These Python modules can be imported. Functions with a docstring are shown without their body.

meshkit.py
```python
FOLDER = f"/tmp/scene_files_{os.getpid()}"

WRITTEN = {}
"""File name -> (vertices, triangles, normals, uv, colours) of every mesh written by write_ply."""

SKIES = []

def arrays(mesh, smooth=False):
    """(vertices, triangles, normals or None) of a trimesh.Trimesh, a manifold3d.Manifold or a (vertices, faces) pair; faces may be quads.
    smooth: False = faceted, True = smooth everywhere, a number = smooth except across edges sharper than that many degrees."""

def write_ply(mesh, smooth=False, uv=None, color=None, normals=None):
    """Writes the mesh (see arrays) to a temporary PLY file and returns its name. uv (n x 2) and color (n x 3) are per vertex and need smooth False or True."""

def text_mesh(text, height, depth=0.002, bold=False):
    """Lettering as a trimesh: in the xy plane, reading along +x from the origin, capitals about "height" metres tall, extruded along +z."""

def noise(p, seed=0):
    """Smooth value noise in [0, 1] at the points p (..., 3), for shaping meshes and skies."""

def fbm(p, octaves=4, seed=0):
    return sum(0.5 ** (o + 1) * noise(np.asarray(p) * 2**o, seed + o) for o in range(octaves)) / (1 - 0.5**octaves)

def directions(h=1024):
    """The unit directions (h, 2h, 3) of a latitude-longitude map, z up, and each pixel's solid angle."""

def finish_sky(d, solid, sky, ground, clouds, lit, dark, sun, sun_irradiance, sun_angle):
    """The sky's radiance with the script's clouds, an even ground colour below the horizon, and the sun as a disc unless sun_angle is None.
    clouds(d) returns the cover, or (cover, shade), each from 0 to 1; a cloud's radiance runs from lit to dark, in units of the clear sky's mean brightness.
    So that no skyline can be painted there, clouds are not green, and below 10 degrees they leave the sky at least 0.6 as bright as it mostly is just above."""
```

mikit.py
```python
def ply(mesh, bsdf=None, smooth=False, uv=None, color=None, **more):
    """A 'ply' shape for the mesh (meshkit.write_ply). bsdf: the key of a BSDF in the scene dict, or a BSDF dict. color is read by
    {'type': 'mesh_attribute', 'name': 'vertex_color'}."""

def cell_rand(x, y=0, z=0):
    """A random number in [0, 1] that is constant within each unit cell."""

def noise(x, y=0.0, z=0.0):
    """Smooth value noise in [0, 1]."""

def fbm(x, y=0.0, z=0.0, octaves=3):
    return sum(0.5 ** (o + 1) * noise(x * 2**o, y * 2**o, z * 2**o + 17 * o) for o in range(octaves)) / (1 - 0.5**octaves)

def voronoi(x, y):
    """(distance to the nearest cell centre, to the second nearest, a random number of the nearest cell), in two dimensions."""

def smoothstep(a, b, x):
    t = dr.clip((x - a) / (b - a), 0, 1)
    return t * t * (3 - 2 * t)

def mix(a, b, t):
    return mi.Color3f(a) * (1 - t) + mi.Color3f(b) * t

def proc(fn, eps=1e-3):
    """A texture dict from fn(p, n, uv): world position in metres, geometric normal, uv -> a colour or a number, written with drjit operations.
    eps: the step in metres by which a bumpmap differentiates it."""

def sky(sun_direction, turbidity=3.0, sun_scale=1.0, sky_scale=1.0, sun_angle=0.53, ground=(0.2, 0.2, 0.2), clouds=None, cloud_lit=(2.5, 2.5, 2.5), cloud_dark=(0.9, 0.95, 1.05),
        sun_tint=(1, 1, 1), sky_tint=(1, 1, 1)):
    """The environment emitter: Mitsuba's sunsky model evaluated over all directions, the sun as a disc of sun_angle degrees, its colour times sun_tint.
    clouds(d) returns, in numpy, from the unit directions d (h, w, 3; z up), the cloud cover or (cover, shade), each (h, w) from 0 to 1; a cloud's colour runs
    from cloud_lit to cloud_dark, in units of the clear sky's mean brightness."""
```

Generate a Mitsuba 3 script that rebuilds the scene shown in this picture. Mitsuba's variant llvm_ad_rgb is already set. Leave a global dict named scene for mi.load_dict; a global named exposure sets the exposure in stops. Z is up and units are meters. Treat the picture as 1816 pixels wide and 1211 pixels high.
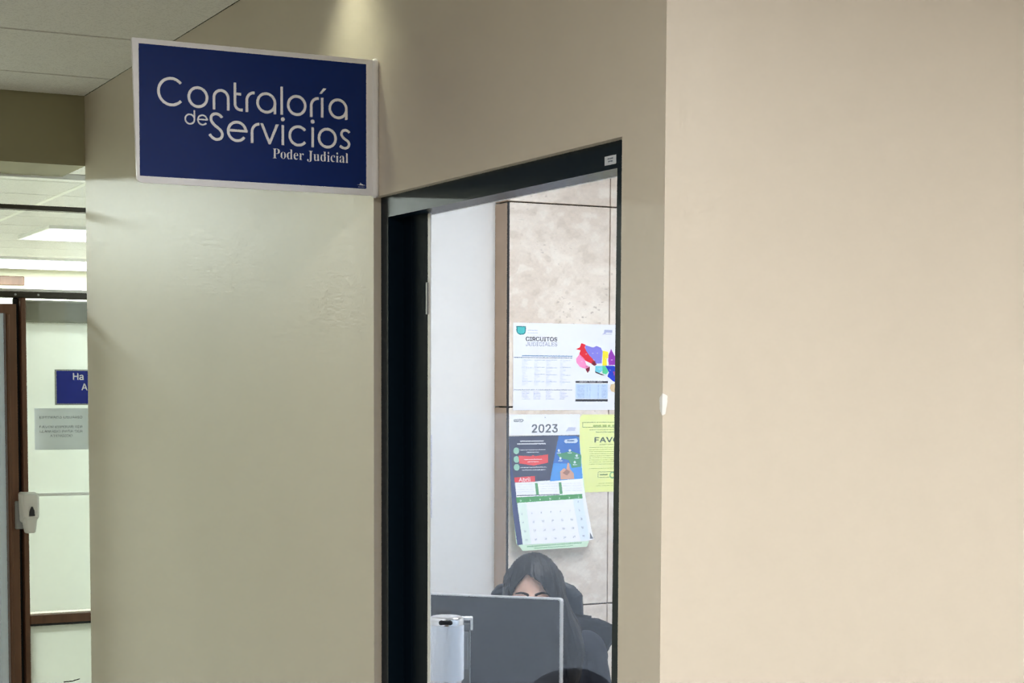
import math, numpy as np, trimesh, mitsuba as mi, mikit, meshkit, manifold3d as m3
import drjit as dr
from shapely.geometry import Polygon, LineString, Point, box as sbox
from shapely.ops import unary_union
from shapely import affinity

T = mi.ScalarTransform4f
scene = {'type': 'scene'}
labels = {}

def lin(r, g, b):
    c = np.array([r, g, b], float) / 255
    return [float(x) for x in np.where(c <= .04045, c / 12.92, ((c + .055) / 1.055) ** 2.4)]

def rgb(v):
    return {'type': 'rgb', 'value': [float(x) for x in v]}

# ------------------------------------------------------------------ camera, lights, exposure
# x runs across the corridor (to the right), y along it (away), z up; the eye is 1.72 m above the floor
EYE = 1.72
right, down, fwd = (np.array(v) for v in ([.89178233, -.45244338, .00438991], [-.02725139, -.06339303, -.9976165], [.45164327, .88953713, -.06886249]))
cam = np.eye(4)
cam[:3, 0], cam[:3, 1], cam[:3, 2], cam[:3, 3] = -right, -down, fwd, (0, 0, EYE)
scene['camera'] = {'type': 'perspective', 'fov_axis': 'x', 'fov': 32.7267, 'near_clip': .05, 'far_clip': 100.0,
                   'principal_point_offset_y': -0.23896, 'to_world': T(cam)}
exposure = 0.0

CEIL = 2.677          # suspended ceiling, corridor, lobby and office
WX = 1.40             # face of the wall with the doorway
CY = 2.255            # face of the bright wall beside it
WARM, COOL, GREEN = (1.0, .97, .91), (.96, .985, 1.02), (.89, 1.0, .95)
L_FRONT, L_CORR, L_OFFICE, L_LOBBY, L_BAY, L_DOWN = 65.0, 24.0, 17.5, 46.0, 68.0, 140.0

def lamp(power, tint):
    return {'type': 'area', 'radiance': rgb([power * t for t in tint])}

# ------------------------------------------------------------------ materials
def mat(name, color, rough=.5, spec=.5, bump=None, two=True, **kw):
    b = {'type': 'principled', 'base_color': color if isinstance(color, dict) else rgb(color), 'roughness': rough, 'specular': spec, **kw}
    if bump:
        b = {'type': 'bumpmap', 'arbitrary': mikit.proc(bump[0], bump[2]), 'scale': bump[1], 'bsdf': b}
    scene[name] = {'type': 'twosided', 'bsdf': b} if two else b
    return name

N, F = mikit.noise, mikit.fbm
roller = (lambda p, n, uv: F(p.x * 240, p.y * 240, p.z * 240, 2) + 5 * F(p.x * 8, p.y * 8, p.z * .7, 2), .0006, 1e-3)
mat('paint_beige', mikit.proc(lambda p, n, uv: mikit.mix((.61, .555, .482), (.65, .592, .515), F(p.x * 2.2, p.y * 2.2, p.z * .7, 3))), .42, .45, roller)
mat('paint_white', mikit.proc(lambda p, n, uv: mikit.mix((.76, .76, .75), (.80, .80, .79), F(p.x * 3, p.y * 3, p.z * 3, 2))), .55, .3)
mat('paint_cream', lin(212, 211, 192), .6, .3)
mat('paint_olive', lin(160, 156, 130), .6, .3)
mat('dispenser_white', (.90, .91, .91), .35, .5)
mat('canister_white', (.84, .89, .97), .3, .5)
mat('panelling', mikit.proc(lambda p, n, uv: mikit.mix((.20, .17, .12), (.26, .22, .16), F(p.x * 30, p.y * 30, p.z * 3, 3))), .5, .4)
mat('floor_tile', mikit.proc(lambda p, n, uv: mikit.mix((.22, .21, .19), (.28, .27, .24), F(p.x * 6, p.y * 6, 0, 3))), .25, .5)
mat('ceiling_tile', mikit.proc(lambda p, n, uv: mikit.mix((.62, .62, .60), (.70, .70, .68), mikit.smoothstep(.2, .5, N(p.x * 240, p.y * 240, 3.1)))), .9, .1)
mat('ceiling_gap', (.10, .11, .09), .9, .1)
mat('tee_bar', lin(232, 234, 226), .5, .3)
mat('frame_black', lin(12, 26, 38), .3, .10)
mat('panel_black', lin(8, 20, 32), .5, .04)
mat('white_plastic', lin(236, 238, 240), .35, .5)
mat('sign_board', lin(244, 244, 250), .4, .4)
mat('sign_blue', lin(15, 42, 108), .4, .15)
mat('sign_white', lin(248, 248, 254), .45, .3)
mat('print', {'type': 'mesh_attribute', 'name': 'vertex_color'}, .6, .25)
mat('wood_brown', mikit.proc(lambda p, n, uv: mikit.mix((.095, .042, .023), (.18, .085, .05), F(p.x * 60, p.y * 60, p.z * 4, 3))), .35, .5)
mat('rail_dark', lin(42, 38, 26), .4, .5)
mat('chrome', (.82, .82, .83), .12, .5, metallic=1.0)
mat('steel_grey', (.36, .38, .40), .38, .5, metallic=.6)
mat('dark_grey', lin(52, 55, 60), .5, .4)
mat('black_plastic', lin(24, 26, 29), .45, .4)
mat('bezel_silver', (.62, .63, .65), .35, .5, metallic=.7)
mat('black_fabric', lin(26, 28, 32), .85, .2, (lambda p, n, uv: N(p.x * 700, p.y * 700, p.z * 700), .0008, 5e-4))
mat('black_leather', lin(16, 24, 36), .4, .5)
mat('laminate', lin(190, 178, 160), .4, .4)
mat('skin', mikit.proc(lambda p, n, uv: mikit.mix((.64, .40, .305), (.71, .45, .35), F(p.x * 60, p.y * 60, p.z * 60, 2))), .5, .4)
mat('hair', lin(12, 11, 14), .36, .3, (lambda p, n, uv: F(p.x * 260, p.y * 260, p.z * 14, 2), .004, 8e-4))
mat('brow', lin(42, 30, 28), .8, .1)
mat('eye_white', lin(225, 222, 218), .2, .5)
mat('knit_dark', lin(38, 41, 50), .9, .2, (lambda p, n, uv: N(p.x * 420, p.y * 420, p.z * 420), .0012, 5e-4))
mat('denim', lin(34, 40, 56), .9, .2)
mat('plaster', lin(240, 242, 244), .8, .2)

def stone_color(p, n, uv):
    a = F(p.x * 4, p.y * 4, p.z * 4, 3) - .5
    big = F(p.x * 5 + a, p.y * 5, p.z * 5 + a * 2, 5)
    mid = F(p.x * 26 + 6 * a, p.y * 26, p.z * 26, 4)
    fine = F(p.x * 120, p.y * 120, p.z * 120, 3)
    pit = mikit.smoothstep(.66, .78, F(p.x * 75 + 4 * a, p.y * 75, p.z * 110, 2)) * mikit.smoothstep(.50, .66, big)
    c = mikit.mix((.68, .59, .51), (.79, .715, .635), mikit.smoothstep(.25, .72, big))
    c = mikit.mix(c, (.83, .77, .69), mikit.smoothstep(.52, .72, mid) * .6)
    c = mikit.mix(c, (.58, .50, .42), mikit.smoothstep(.46, .28, mid) * .5)
    c = c * (.94 + .12 * fine)
    return mikit.mix(c, (.36, .30, .25), pit * .6)
mat('stone', mikit.proc(stone_color), .32, .45)
mat('stone_side', mikit.proc(lambda p, n, uv: mikit.mix((.40, .29, .205), (.47, .35, .26), F(p.x * 14, p.y * 14, p.z * 14, 3))), .6, .3)
scene['blind_cloth'] = {'type': 'principledthin', 'base_color': rgb((.86, .88, .84)), 'roughness': .8, 'diff_trans': 1.1, 'spec_trans': 0.0}
scene['paper_thin'] = {'type': 'principledthin', 'base_color': rgb(lin(222, 228, 232)), 'roughness': .8, 'diff_trans': .55, 'spec_trans': 0.0}
mat('cassette', lin(120, 126, 108), .7, .2)
mat('vinyl_light', (.72, .72, .72), .4, .4)
mat('paint_bluish', (.70, .82, .97), .6, .3)
scene['pane_glass'] = {'type': 'thindielectric', 'int_ior': 1.5}
scene['lamp_face'] = {'type': 'diffuse', 'reflectance': rgb((.8, .8, .8))}

# ------------------------------------------------------------------ mesh helpers
def add(key, mesh, m, smooth=False, label=None, cat=None, group=None, kind=None, **kw):
    scene[key] = mikit.ply(mesh, m, smooth, **kw)
    say(key, label, cat, group, kind)
    return key

def say(key, label=None, cat=None, group=None, kind=None):
    d = {k: v for k, v in (('label', label), ('category', cat), ('group', group), ('kind', kind)) if v}
    if d:
        labels[key] = d

def cat_(*ms):
    return trimesh.util.concatenate([tm(m) for m in ms])

def tm(m):
    if hasattr(m, 'to_mesh'):
        q = m.to_mesh()
        return trimesh.Trimesh(q.vert_properties[:, :3], q.tri_verts, process=False)
    return m

def bx(x0, x1, y0, y1, z0, z1, b=0.0):
    """A box, its edges chamfered by b."""
    c, h = np.array([(x0 + x1) / 2, (y0 + y1) / 2, (z0 + z1) / 2]), np.array([x1 - x0, y1 - y0, z1 - z0]) / 2
    if b <= 0:
        return trimesh.creation.box(2 * h, trimesh.transformations.translation_matrix(c))
    b = min(b, h.min() * .9)
    pts = [np.array(s) * (h - b * (1 - np.eye(3)[k])) for s in np.array(np.meshgrid(*[[-1, 1]] * 3)).T.reshape(-1, 3) for k in range(3)]
    return trimesh.Trimesh(np.array(pts) + c, process=False).convex_hull

def man(mesh):
    return m3.Manifold(m3.Mesh(np.asarray(mesh.vertices, np.float32), np.asarray(mesh.faces, np.uint32)))

def prism(poly, h, M=np.eye(4)):
    """Polygon (u, v) extruded along w by h, moved by M."""
    out = [trimesh.creation.extrude_polygon(g, h, engine='earcut') for g in getattr(poly, 'geoms', [poly]) if g.area > 1e-10]
    q = trimesh.util.concatenate(out)
    q.apply_transform(M)
    return q

def axes(u, v, w, o):
    M = np.eye(4)
    M[:3, 0], M[:3, 1], M[:3, 2], M[:3, 3] = u, v, w, o
    return M

def facing_back(x, y, z):      # a sheet whose face looks towards -y: u right, v up, w out of it
    return axes((1, 0, 0), (0, 0, 1), (0, -1, 0), (x, y, z))

def facing_left(x, y, z):      # a sheet whose face looks towards -x
    return axes((0, -1, 0), (0, 0, 1), (-1, 0, 0), (x, y, z))

def frame_ball(pts, closed=False):
    """Manifold: chain of spheres [(x, y, z, r)], consecutive ones hulled."""
    sp = [m3.Manifold.sphere(r, 24).translate((x, y, z)) for x, y, z, r in pts]
    parts = [m3.Manifold.batch_hull([a, b]) for a, b in zip(sp, sp[1:])] or sp
    return m3.Manifold.batch_boolean(parts, m3.OpType.Add)

def union(*ms):
    return m3.Manifold.batch_boolean(list(ms), m3.OpType.Add)

def soft(m, edge=.014, n=14):
    q = tm(m.refine_to_length(edge))
    q = trimesh.Trimesh(q.vertices, q.faces, process=True)
    trimesh.smoothing.filter_taubin(q, lamb=.5, nu=.51, iterations=n)
    return q

def lathe(profile, n=48, o=(0, 0, 0)):
    return trimesh.creation.revolve(np.array(profile, float), sections=n, transform=trimesh.transformations.translation_matrix(o))

def rbox2(x0, y0, x1, y1, r):
    return sbox(x0 + r, y0 + r, x1 - r, y1 - r).buffer(r, quad_segs=6)

class Print:
    """Flat print: coloured pieces laid on a sheet, one mesh with a colour per vertex. Units in metres on the sheet."""
    def __init__(self, M):
        self.M, self.m, self.c = M, [], []
    def put(self, mesh, col):
        self.m.append(mesh); self.c.append(np.tile(lin(*col), (len(mesh.vertices), 1)))
    def poly(self, p, col, layer=1):
        if p.is_empty:
            return
        q = prism(p, .0002); q.apply_translation((0, 0, layer * .0003)); self.put(q, col)
    def rect(self, x0, y0, x1, y1, col, layer=1):
        self.poly(sbox(min(x0, x1), min(y0, y1), max(x0, x1), max(y0, y1)), col, layer)
    def text(self, s, x, y, h, col, width=None, bold=False, layer=2, slant=0):
        q = meshkit.text_mesh(s, h, .0002, bold)
        if width:
            q.apply_scale([width / q.extents[0], 1, 1])
        q.apply_translation((x - q.bounds[0][0], y, layer * .0003)); self.put(q, col)
    def build(self, key, bend=None, **kw):
        q = trimesh.util.concatenate(self.m)
        v = np.array(q.vertices)
        if bend:
            v = bend(v)
        v = v @ self.M[:3, :3].T + self.M[:3, 3]
        add(key, trimesh.Trimesh(v, q.faces, process=False), 'print', False, color=np.vstack(self.c), **kw)

# ------------------------------------------------------------------ the setting
S = 'structure'
add('floor', bx(-1.3, 5.2, -3.2, 15.6, -.12, 0), 'floor_tile', kind=S)

# the wall with the doorway (face x = 1.40) and, mitred to it at the corner, the bright wall (face y = 2.255)
OY0, OY1, OZ = 2.383, 3.400, 2.107
wall = man(prism(Polygon([(WX, CY), (1.50, CY + .10), (1.50, 5.94), (WX, 5.94)]), CEIL))
wall -= man(bx(1.2, 1.7, OY0, OY1, -.1, OZ))
add('wall_left', tm(wall), 'paint_beige', kind=S, label='beige wall with the doorway, receding from the corner')
add('wall_right', prism(Polygon([(WX, CY), (5.1, CY), (5.1, CY + .10), (1.50, CY + .10)]), CEIL), 'paint_beige', kind=S)
chip = trimesh.Trimesh([(1.3985, 2.2535, 1.7075), (1.3985, 2.262, 1.700), (1.3985, 2.261, 1.684), (1.3985, 2.256, 1.676), (1.3985, 2.2535, 1.674),
                        (1.404, 2.2535, 1.676), (1.405, 2.2535, 1.690), (1.4075, 2.2535, 1.694), (1.4075, 2.2535, 1.704), (1.403, 2.257, 1.69)], process=False).convex_hull
add('wall_right__plaster_patch', chip, 'plaster', label='small white plaster patch on the wall corner')
# white lining of the office
lining = man(bx(1.50, 1.522, CY + .10, 5.45, 0, CEIL)) - man(bx(1.4, 1.7, OY0 + .0, OY1 + .0, -.1, 2.074))
add('wall_office', tm(lining), 'paint_white', kind=S)
add('wall_office_near', bx(1.522, 3.95, CY + .10, CY + .14, 0, CEIL), 'paint_bluish', kind=S)
add('wall_office_side', bx(3.90, 4.0, CY + .14, 5.45, 0, CEIL), 'paint_white', kind=S)
add('floor_office', bx(1.522, 3.9, CY + .14, 5.452, 0, .004), 'vinyl_light', kind=S)
add('wall_back', bx(1.50, 5.1, 5.452, 5.94, 0, CEIL), 'paint_white', kind=S)
# stone facing: core, side strip and panels with open joints
add('wall_stone', bx(2.716, 3.90, 5.372, 5.452, 0, CEIL), 'ceiling_gap', kind=S)
rows = [(.005, .2425), (.2475, .941), (.946, 1.6395), (1.6445, 2.339), (2.344, CEIL - .002)]
cols = [(2.7025, 3.0965), (3.1005, 3.4975), (3.5015, 3.896)]
for j, (c0, c1) in enumerate(cols):
    for z0, z1 in rows:
        k = sum(x.startswith('wall_stone__stone_panel') for x in scene)
        add('wall_stone__stone_panel' + (f'_{k:03d}' if k else ''), bx(c0, c1, 5.35, 5.374, z0, z1, .0015), 'stone')
for i, (z0, z1) in enumerate([(.005, .941), (.946, 1.6395), (1.6445, 2.339), (2.344, CEIL - .002)]):
    add('wall_stone__side_strip' + (f'_{i:03d}' if i else ''), bx(2.698, 2.712, 5.362, 5.453, z0, z1, .002), 'stone_side', label='brown stone strip on the side of the pillar' if i == 0 else None)

add('wall_stone__joint', bx(2.6995, 2.7055, 5.3512, 5.3625, .0, 2.3385), 'black_plastic', label='dark open joint at the pillar edge')
add('wall_corridor', bx(-1.4, -1.3, -3.3, 6.3, 0, CEIL + .2), 'panelling', kind=S)
add('wall_lobby_side', bx(-1.4, -1.3, 6.3, 15.2, 0, CEIL + .2), 'paint_cream', kind=S)
add('wall_behind', bx(-1.3, 5.2, -3.3, -3.2, 0, CEIL + .2), 'panelling', kind=S)
add('wall_side', bx(5.1, 5.2, -3.2, 15.6, 0, CEIL + .2), 'paint_beige', kind=S)
add('wall_lobby', bx(-1.3, 5.1, 15.1, 15.2, 0, CEIL + .2), 'paint_cream', kind=S)
add('wall_lobby__board', bx(1.2, 3.03, 15.08, 15.10, 2.535, 2.61, .004), 'wood_brown', label='brown board high on the far wall')

# ceilings: slab and lay-in tiles
add('ceiling', bx(-1.3, 5.1, -3.2, 15.2, CEIL + .15, CEIL + .2), 'ceiling_gap', kind=S)
n = 0
def tiles(xs, ys, holes=()):
    global n
    for x0, x1 in zip(xs, xs[1:]):
        for y0, y1 in zip(ys, ys[1:]):
            if any(h[0] - .01 <= x0 and x1 <= h[1] + .01 and h[2] - .01 <= y0 and y1 <= h[3] + .01 for h in holes):
                continue
            t = bx(x0 + (.0025 if x0 != WX else 0), x1 - (.0025 if x1 != WX else 0), y0 + .006, y1 - .006, CEIL, CEIL + .014, .003)
            if x0 < 1.25 < x1 and y0 < 3.5 < y1:      # the tile with the downlight in it
                t = tm(man(t) - m3.Manifold.cylinder(.2, .068, .068, 48).translate((1.25, 3.5, CEIL - .1)))
            add('ceiling__tile' + (f'_{n:03d}' if n else ''), t, 'ceiling_tile')
            n += 1
cor_y = [5.94, 5.567] + [5.567 - .66 * k for k in range(1, 14)]
tiles([-1.3, -1.04, .18, WX], cor_y[::-1])
tiles([WX, 2.62, 3.84, 5.1], [-3.2, -2.98, -2.32, -1.66, -1.0, -.34, .32, .98, 1.64, CY])
tiles([1.522, 2.42, 3.03, 3.9], [CY + .14, 3.0, 3.61, 4.22, 4.83, 5.35])
lob_y = [6.36] + [6.69 + .61 * k for k in range(14)] + [15.1]
tiles([-1.3, -.43, .79, 2.01, 3.23, 4.45, 5.1], lob_y)
for i, x in enumerate((.79, 2.01, 3.23, 4.45)):
    add('ceiling__tee_bar' + (f'_{i:03d}' if i else ''), bx(x - .012, x + .012, 6.36, 15.1, CEIL - .002, CEIL + .004), 'tee_bar', label='white ceiling tee bar' if i == 0 else None)

# soffit at the corridor's end, and the glazed partition below it
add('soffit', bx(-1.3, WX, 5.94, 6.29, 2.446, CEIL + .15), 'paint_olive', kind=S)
PY = 6.32
def rail(key, x0, x1, z0, z1, m, y0=PY - .025, y1=PY + .03, label=None):
    add(key, bx(x0, x1, y0, y1, z0, z1, .003), m, label=label)
say('window_1', 'brown framed glazed partition at the end of the corridor', kind=S)
rail('window_1__head_rail', -1.3, 5.1, 2.438, 2.458, 'white_plastic', y0=PY - .03, label='white head rail')
rail('window_1__rail', 1.16, 5.1, 2.326, 2.342, 'rail_dark')
rail('window_1__rail_001', .91, 5.1, 2.0175, 2.038, 'rail_dark', label='dark rail above the door')
rail('window_1__bead', 1.16, 5.1, 2.038, 2.048, 'white_plastic', label='pale glazing bead')
rail('window_1__rail_002', 1.268, 5.1, .852, .8875, 'wood_brown', label='brown bottom rail')
rail('window_1__bead_001', 1.268, 5.1, .849, .858, 'black_plastic', y0=PY - .027)
rail('window_1__stile_002', 1.15, 1.16, 2.038, 2.438, 'wood_brown')
rail('window_1__stile_003', .91, .93, 0, 2.0175, 'wood_brown')
rail('window_1__stile', 1.2495, 1.2685, 0, 2.0175, 'wood_brown')
rail('window_1__stile_004', 1.232, 1.251, 0, 2.0175, 'black_plastic', y0=PY + .012, label='dark rebate between door and post')
rail('window_1__stile_001', 1.505, 1.53, .8875, 2.438, 'white_plastic', label='pale aluminium stile')
add('window_1__pane', bx(1.16, 5.1, PY, PY + .001, 2.342, 2.438), 'pane_glass')
add('window_1__pane_001', bx(1.16, 5.1, PY, PY + .001, 2.048, 2.326), 'pane_glass')
add('window_1__pane_002', bx(1.2685, 5.1, PY + .004, PY + .005, .8875, 2.0175), 'pane_glass')
add('window_1__panel', bx(1.2685, 5.1, PY - .0102, PY - .0082, .0, .849), 'blind_cloth', label='cream lower panel')
add('window_1__panel__mark', prism(LineString([(0, 0), (.03, .001), (.055, .007)]).buffer(.0018), .0006, facing_back(1.388, PY - .0102, .638)), 'dark_grey', label='dark scuff mark')
for i, x in enumerate((1.233, 1.312)):
    add('window_1__screw' + (f'_{i:03d}' if i else ''), lathe([(0, .002), (.004, .0015), (.0045, 0), (0, 0)], 12, (0, 0, 0)).apply_transform(facing_back(x, PY - .025, 2.028)), 'steel_grey')
say('door_2', 'brown wooden glazed door at the left edge', kind=S)
leaf = prism(sbox(.93, .01, 1.234, 1.994).difference(sbox(.97, .12, 1.1965, 1.962)), .04, facing_back(0, PY + .01, 0))
add('door_2__leaf', leaf, 'wood_brown')
add('door_2__bead', bx(1.197, 1.2115, PY - .034, PY - .02, .12, 1.962, .004), 'wood_brown', label='rounded glazing bead')
add('door_2__pane', bx(.97, 1.1965, PY - .004, PY - .003, .12, 1.962), 'pane_glass')
add('door_2__curtain', prism(unary_union([LineString([(.942 + .02 * k, .008 * (-1) ** k) for k in range(15)]).buffer(.001)]), 1.90, trimesh.transformations.translation_matrix((0, PY + .04, .09))), 'paper_thin', label='white curtain behind the glass')

# the black metal doorway
say('door_1', 'black metal door frame in the beige wall', kind=S)
FX = 1.417
Mf = facing_left(FX + .055, 0, 0)                                     # u = -y
inner = Polygon([(-3.3628, -.01), (-3.3628, 2.064), (-2.426, 2.064), (-2.431, 1.25), (-2.440, -.01)])
add('door_1__jamb', prism(Polygon([(-3.40, 0), (-3.40, OZ), (-3.3628, 2.064), (-3.3628, 0)]), .055, Mf), 'frame_black')
add('door_1__jamb_001', prism(Polygon([(-OY0, 0), (-OY0, OZ), (-2.426, 2.064), (-2.431, 1.25), (-2.440, 0)]), .055, Mf), 'frame_black')
add('door_1__head', prism(Polygon([(-3.40, OZ), (-OY0, OZ), (-2.426, 2.064), (-3.3628, 2.064)]), .055, Mf), 'frame_black')
add('door_1__fixed_panel', bx(1.452, 1.456, 3.3205, 3.40, 0, 2.07, .002), 'panel_black', label='black fixed panel beside the opening')
add('door_1__fixed_panel_001', bx(1.453, 1.456, 3.2435, 3.3195, 0, 2.07, .002), 'panel_black', label='black fixed panel next to the opening')
add('door_1__edge_strip', bx(1.453, 1.456, 3.2305, 3.2435, 0, 2.063, .001), 'white_plastic', label='white edge strip')
add('door_1__catch', bx(1.449, 1.453, 3.2385, 3.2445, 1.86, 1.925, .001), 'steel_grey', label='small metal catch')
st = Print(facing_left(FX, 2.4665, 2.0715))
st.rect(0, 0, .037, .0145, (205, 212, 225), 0)
for x0, x1, z in ((.010, .017, .0088), (.0185, .028, .0088), (.012, .026, .0045)):
    st.rect(x0, z, x1, z + .0022, (120, 130, 150), 1)
st.build('door_1__head__sticker', label='small white sticker on the frame head')

# ------------------------------------------------------------------ lamps
def panel_light(key, x0, x1, y0, y1, power, tint, label, group=None):
    say(key, label, 'ceiling light', group)
    fr = sbox(x0, y0, x1, y1).difference(sbox(x0 + .02, y0 + .02, x1 - .02, y1 - .02))
    add(key + '__frame', prism(fr, .02, trimesh.transformations.translation_matrix((0, 0, CEIL - .02))), 'white_plastic')
    q = trimesh.Trimesh([(x0 + .02, y0 + .02, CEIL - .01), (x0 + .02, y1 - .02, CEIL - .01), (x1 - .02, y1 - .02, CEIL - .01), (x1 - .02, y0 + .02, CEIL - .01)], [(0, 1, 2), (0, 2, 3)], process=False)
    add(key + '__diffuser', q, 'lamp_face', emitter=lamp(power, tint), label='lit diffuser')
panel_light('ceiling_light', 1.42, 2.6, -.32, .30, L_FRONT, WARM, 'white ceiling light panel in the passage in front of the bright wall')
panel_light('ceiling_light_001', -1.03, .17, .97, 1.59, L_CORR, WARM, 'white ceiling light panel over the corridor left of the doorway wall')
panel_light('ceiling_light_002', 2.43, 3.02, 3.3, 4.5, L_OFFICE, COOL, 'white ceiling light panel inside the office')
panel_light('ceiling_light_003', 1.5, 2.7, 6.75, 7.05, L_LOBBY, GREEN, 'white ceiling light right behind the white blind')
panel_light('ceiling_light_004', 2.33, 3.55, 10.85, 11.8, L_LOBBY * .45, GREEN, 'lit ceiling panel seen through the upper glass, nearer of two')
panel_light('ceiling_light_005', 1.6, 4.3, 13.7, 14.85, L_LOBBY * .45, GREEN, 'wide lit ceiling panel seen through the upper glass, farther of two')
panel_light('ceiling_light_006', -1.2, .8, 8.4, 9.0, L_BAY, GREEN, 'ceiling light of the lobby beyond the open bay')
# recessed downlight by the wall, above the sign
say('downlight', 'round recessed ceiling downlight close to the wall above the hanging sign', 'downlight')
add('downlight__rim', lathe([(.062, .10), (.065, -.004), (.075, -.004), (.078, .0), (.0675, .0), (.066, .10)], 40, (1.25, 3.5, CEIL)), 'white_plastic', True)
disk = lathe([(0, 0), (.040, 0)], 40, (1.25, 3.5, CEIL + .09))
disk = trimesh.Trimesh(disk.vertices, disk.faces[:, ::-1] if disk.face_normals[0][2] > 0 else disk.faces, process=False)
add('downlight__lens', disk, 'lamp_face', emitter=lamp(L_DOWN, (1.0, 1.0, .70)))

# ------------------------------------------------------------------ the hanging sign
say('hanging_sign', 'blue hanging sign reading Contraloría de Servicios, fixed to the wall above the doorway', 'sign')
SY = 3.3706
outl = Polygon([(.8872, 2.3825), (1.389, 2.3825), (1.389, 2.107), (.906, 2.107), (.899, 2.1085), (.8955, 2.113), (.8945, 2.12)])
add('hanging_sign__board', prism(outl, .008, facing_back(0, SY + .008, 0)), 'sign_board')
add('hanging_sign__mount_strip', frame_ball([(1.3925, SY + .003, 2.110, .0075), (1.3925, SY + .003, 2.379, .0075)]), 'sign_board', 40, label='white rounded edge strip against the wall')
add('hanging_sign__blue_face', prism(sbox(.900, 2.120, 1.3715, 2.3725), .0006, facing_back(0, SY, 0)), 'sign_blue')
def arc(cx, cy, r, a0, a1, n=40, ry=None):
    t = np.radians(np.linspace(a0, a1, n))
    return [(cx + r * math.cos(a), cy + (ry or r) * math.sin(a)) for a in t]
def stroke(pts, w=5.6, cap='flat'):
    return LineString(pts).buffer(w / 2, cap_style=cap, join_style='round', quad_segs=8)
def ring(cx, cy, r, w=5.6):
    return Point(cx, cy).buffer(r + w / 2, 32).difference(Point(cx, cy).buffer(r - w / 2, 32))
def spline(pts, n=60):
    from scipy.interpolate import CubicSpline
    p = np.array(pts, float); t = np.r_[0, np.cumsum(np.linalg.norm(np.diff(p, axis=0), axis=1))]
    return CubicSpline(t, p)(np.linspace(0, t[-1], n)).tolist()
def letter_r(x, b, h, e, w=5.6):
    return stroke([(x, b)] + arc(x + 15.5, b + h - 15.5 - w / 2, 15.5, 180, 92, 20) + [(e, b + h - w / 2)], w)
def letter_e(cx, cy, r, w, bar):
    o = stroke(arc(cx, cy, r, 8, 325, 60), w)
    return unary_union([o, sbox(cx - r, cy - bar * .2, cx + r + w * .65, cy + bar * .8)])
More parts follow.
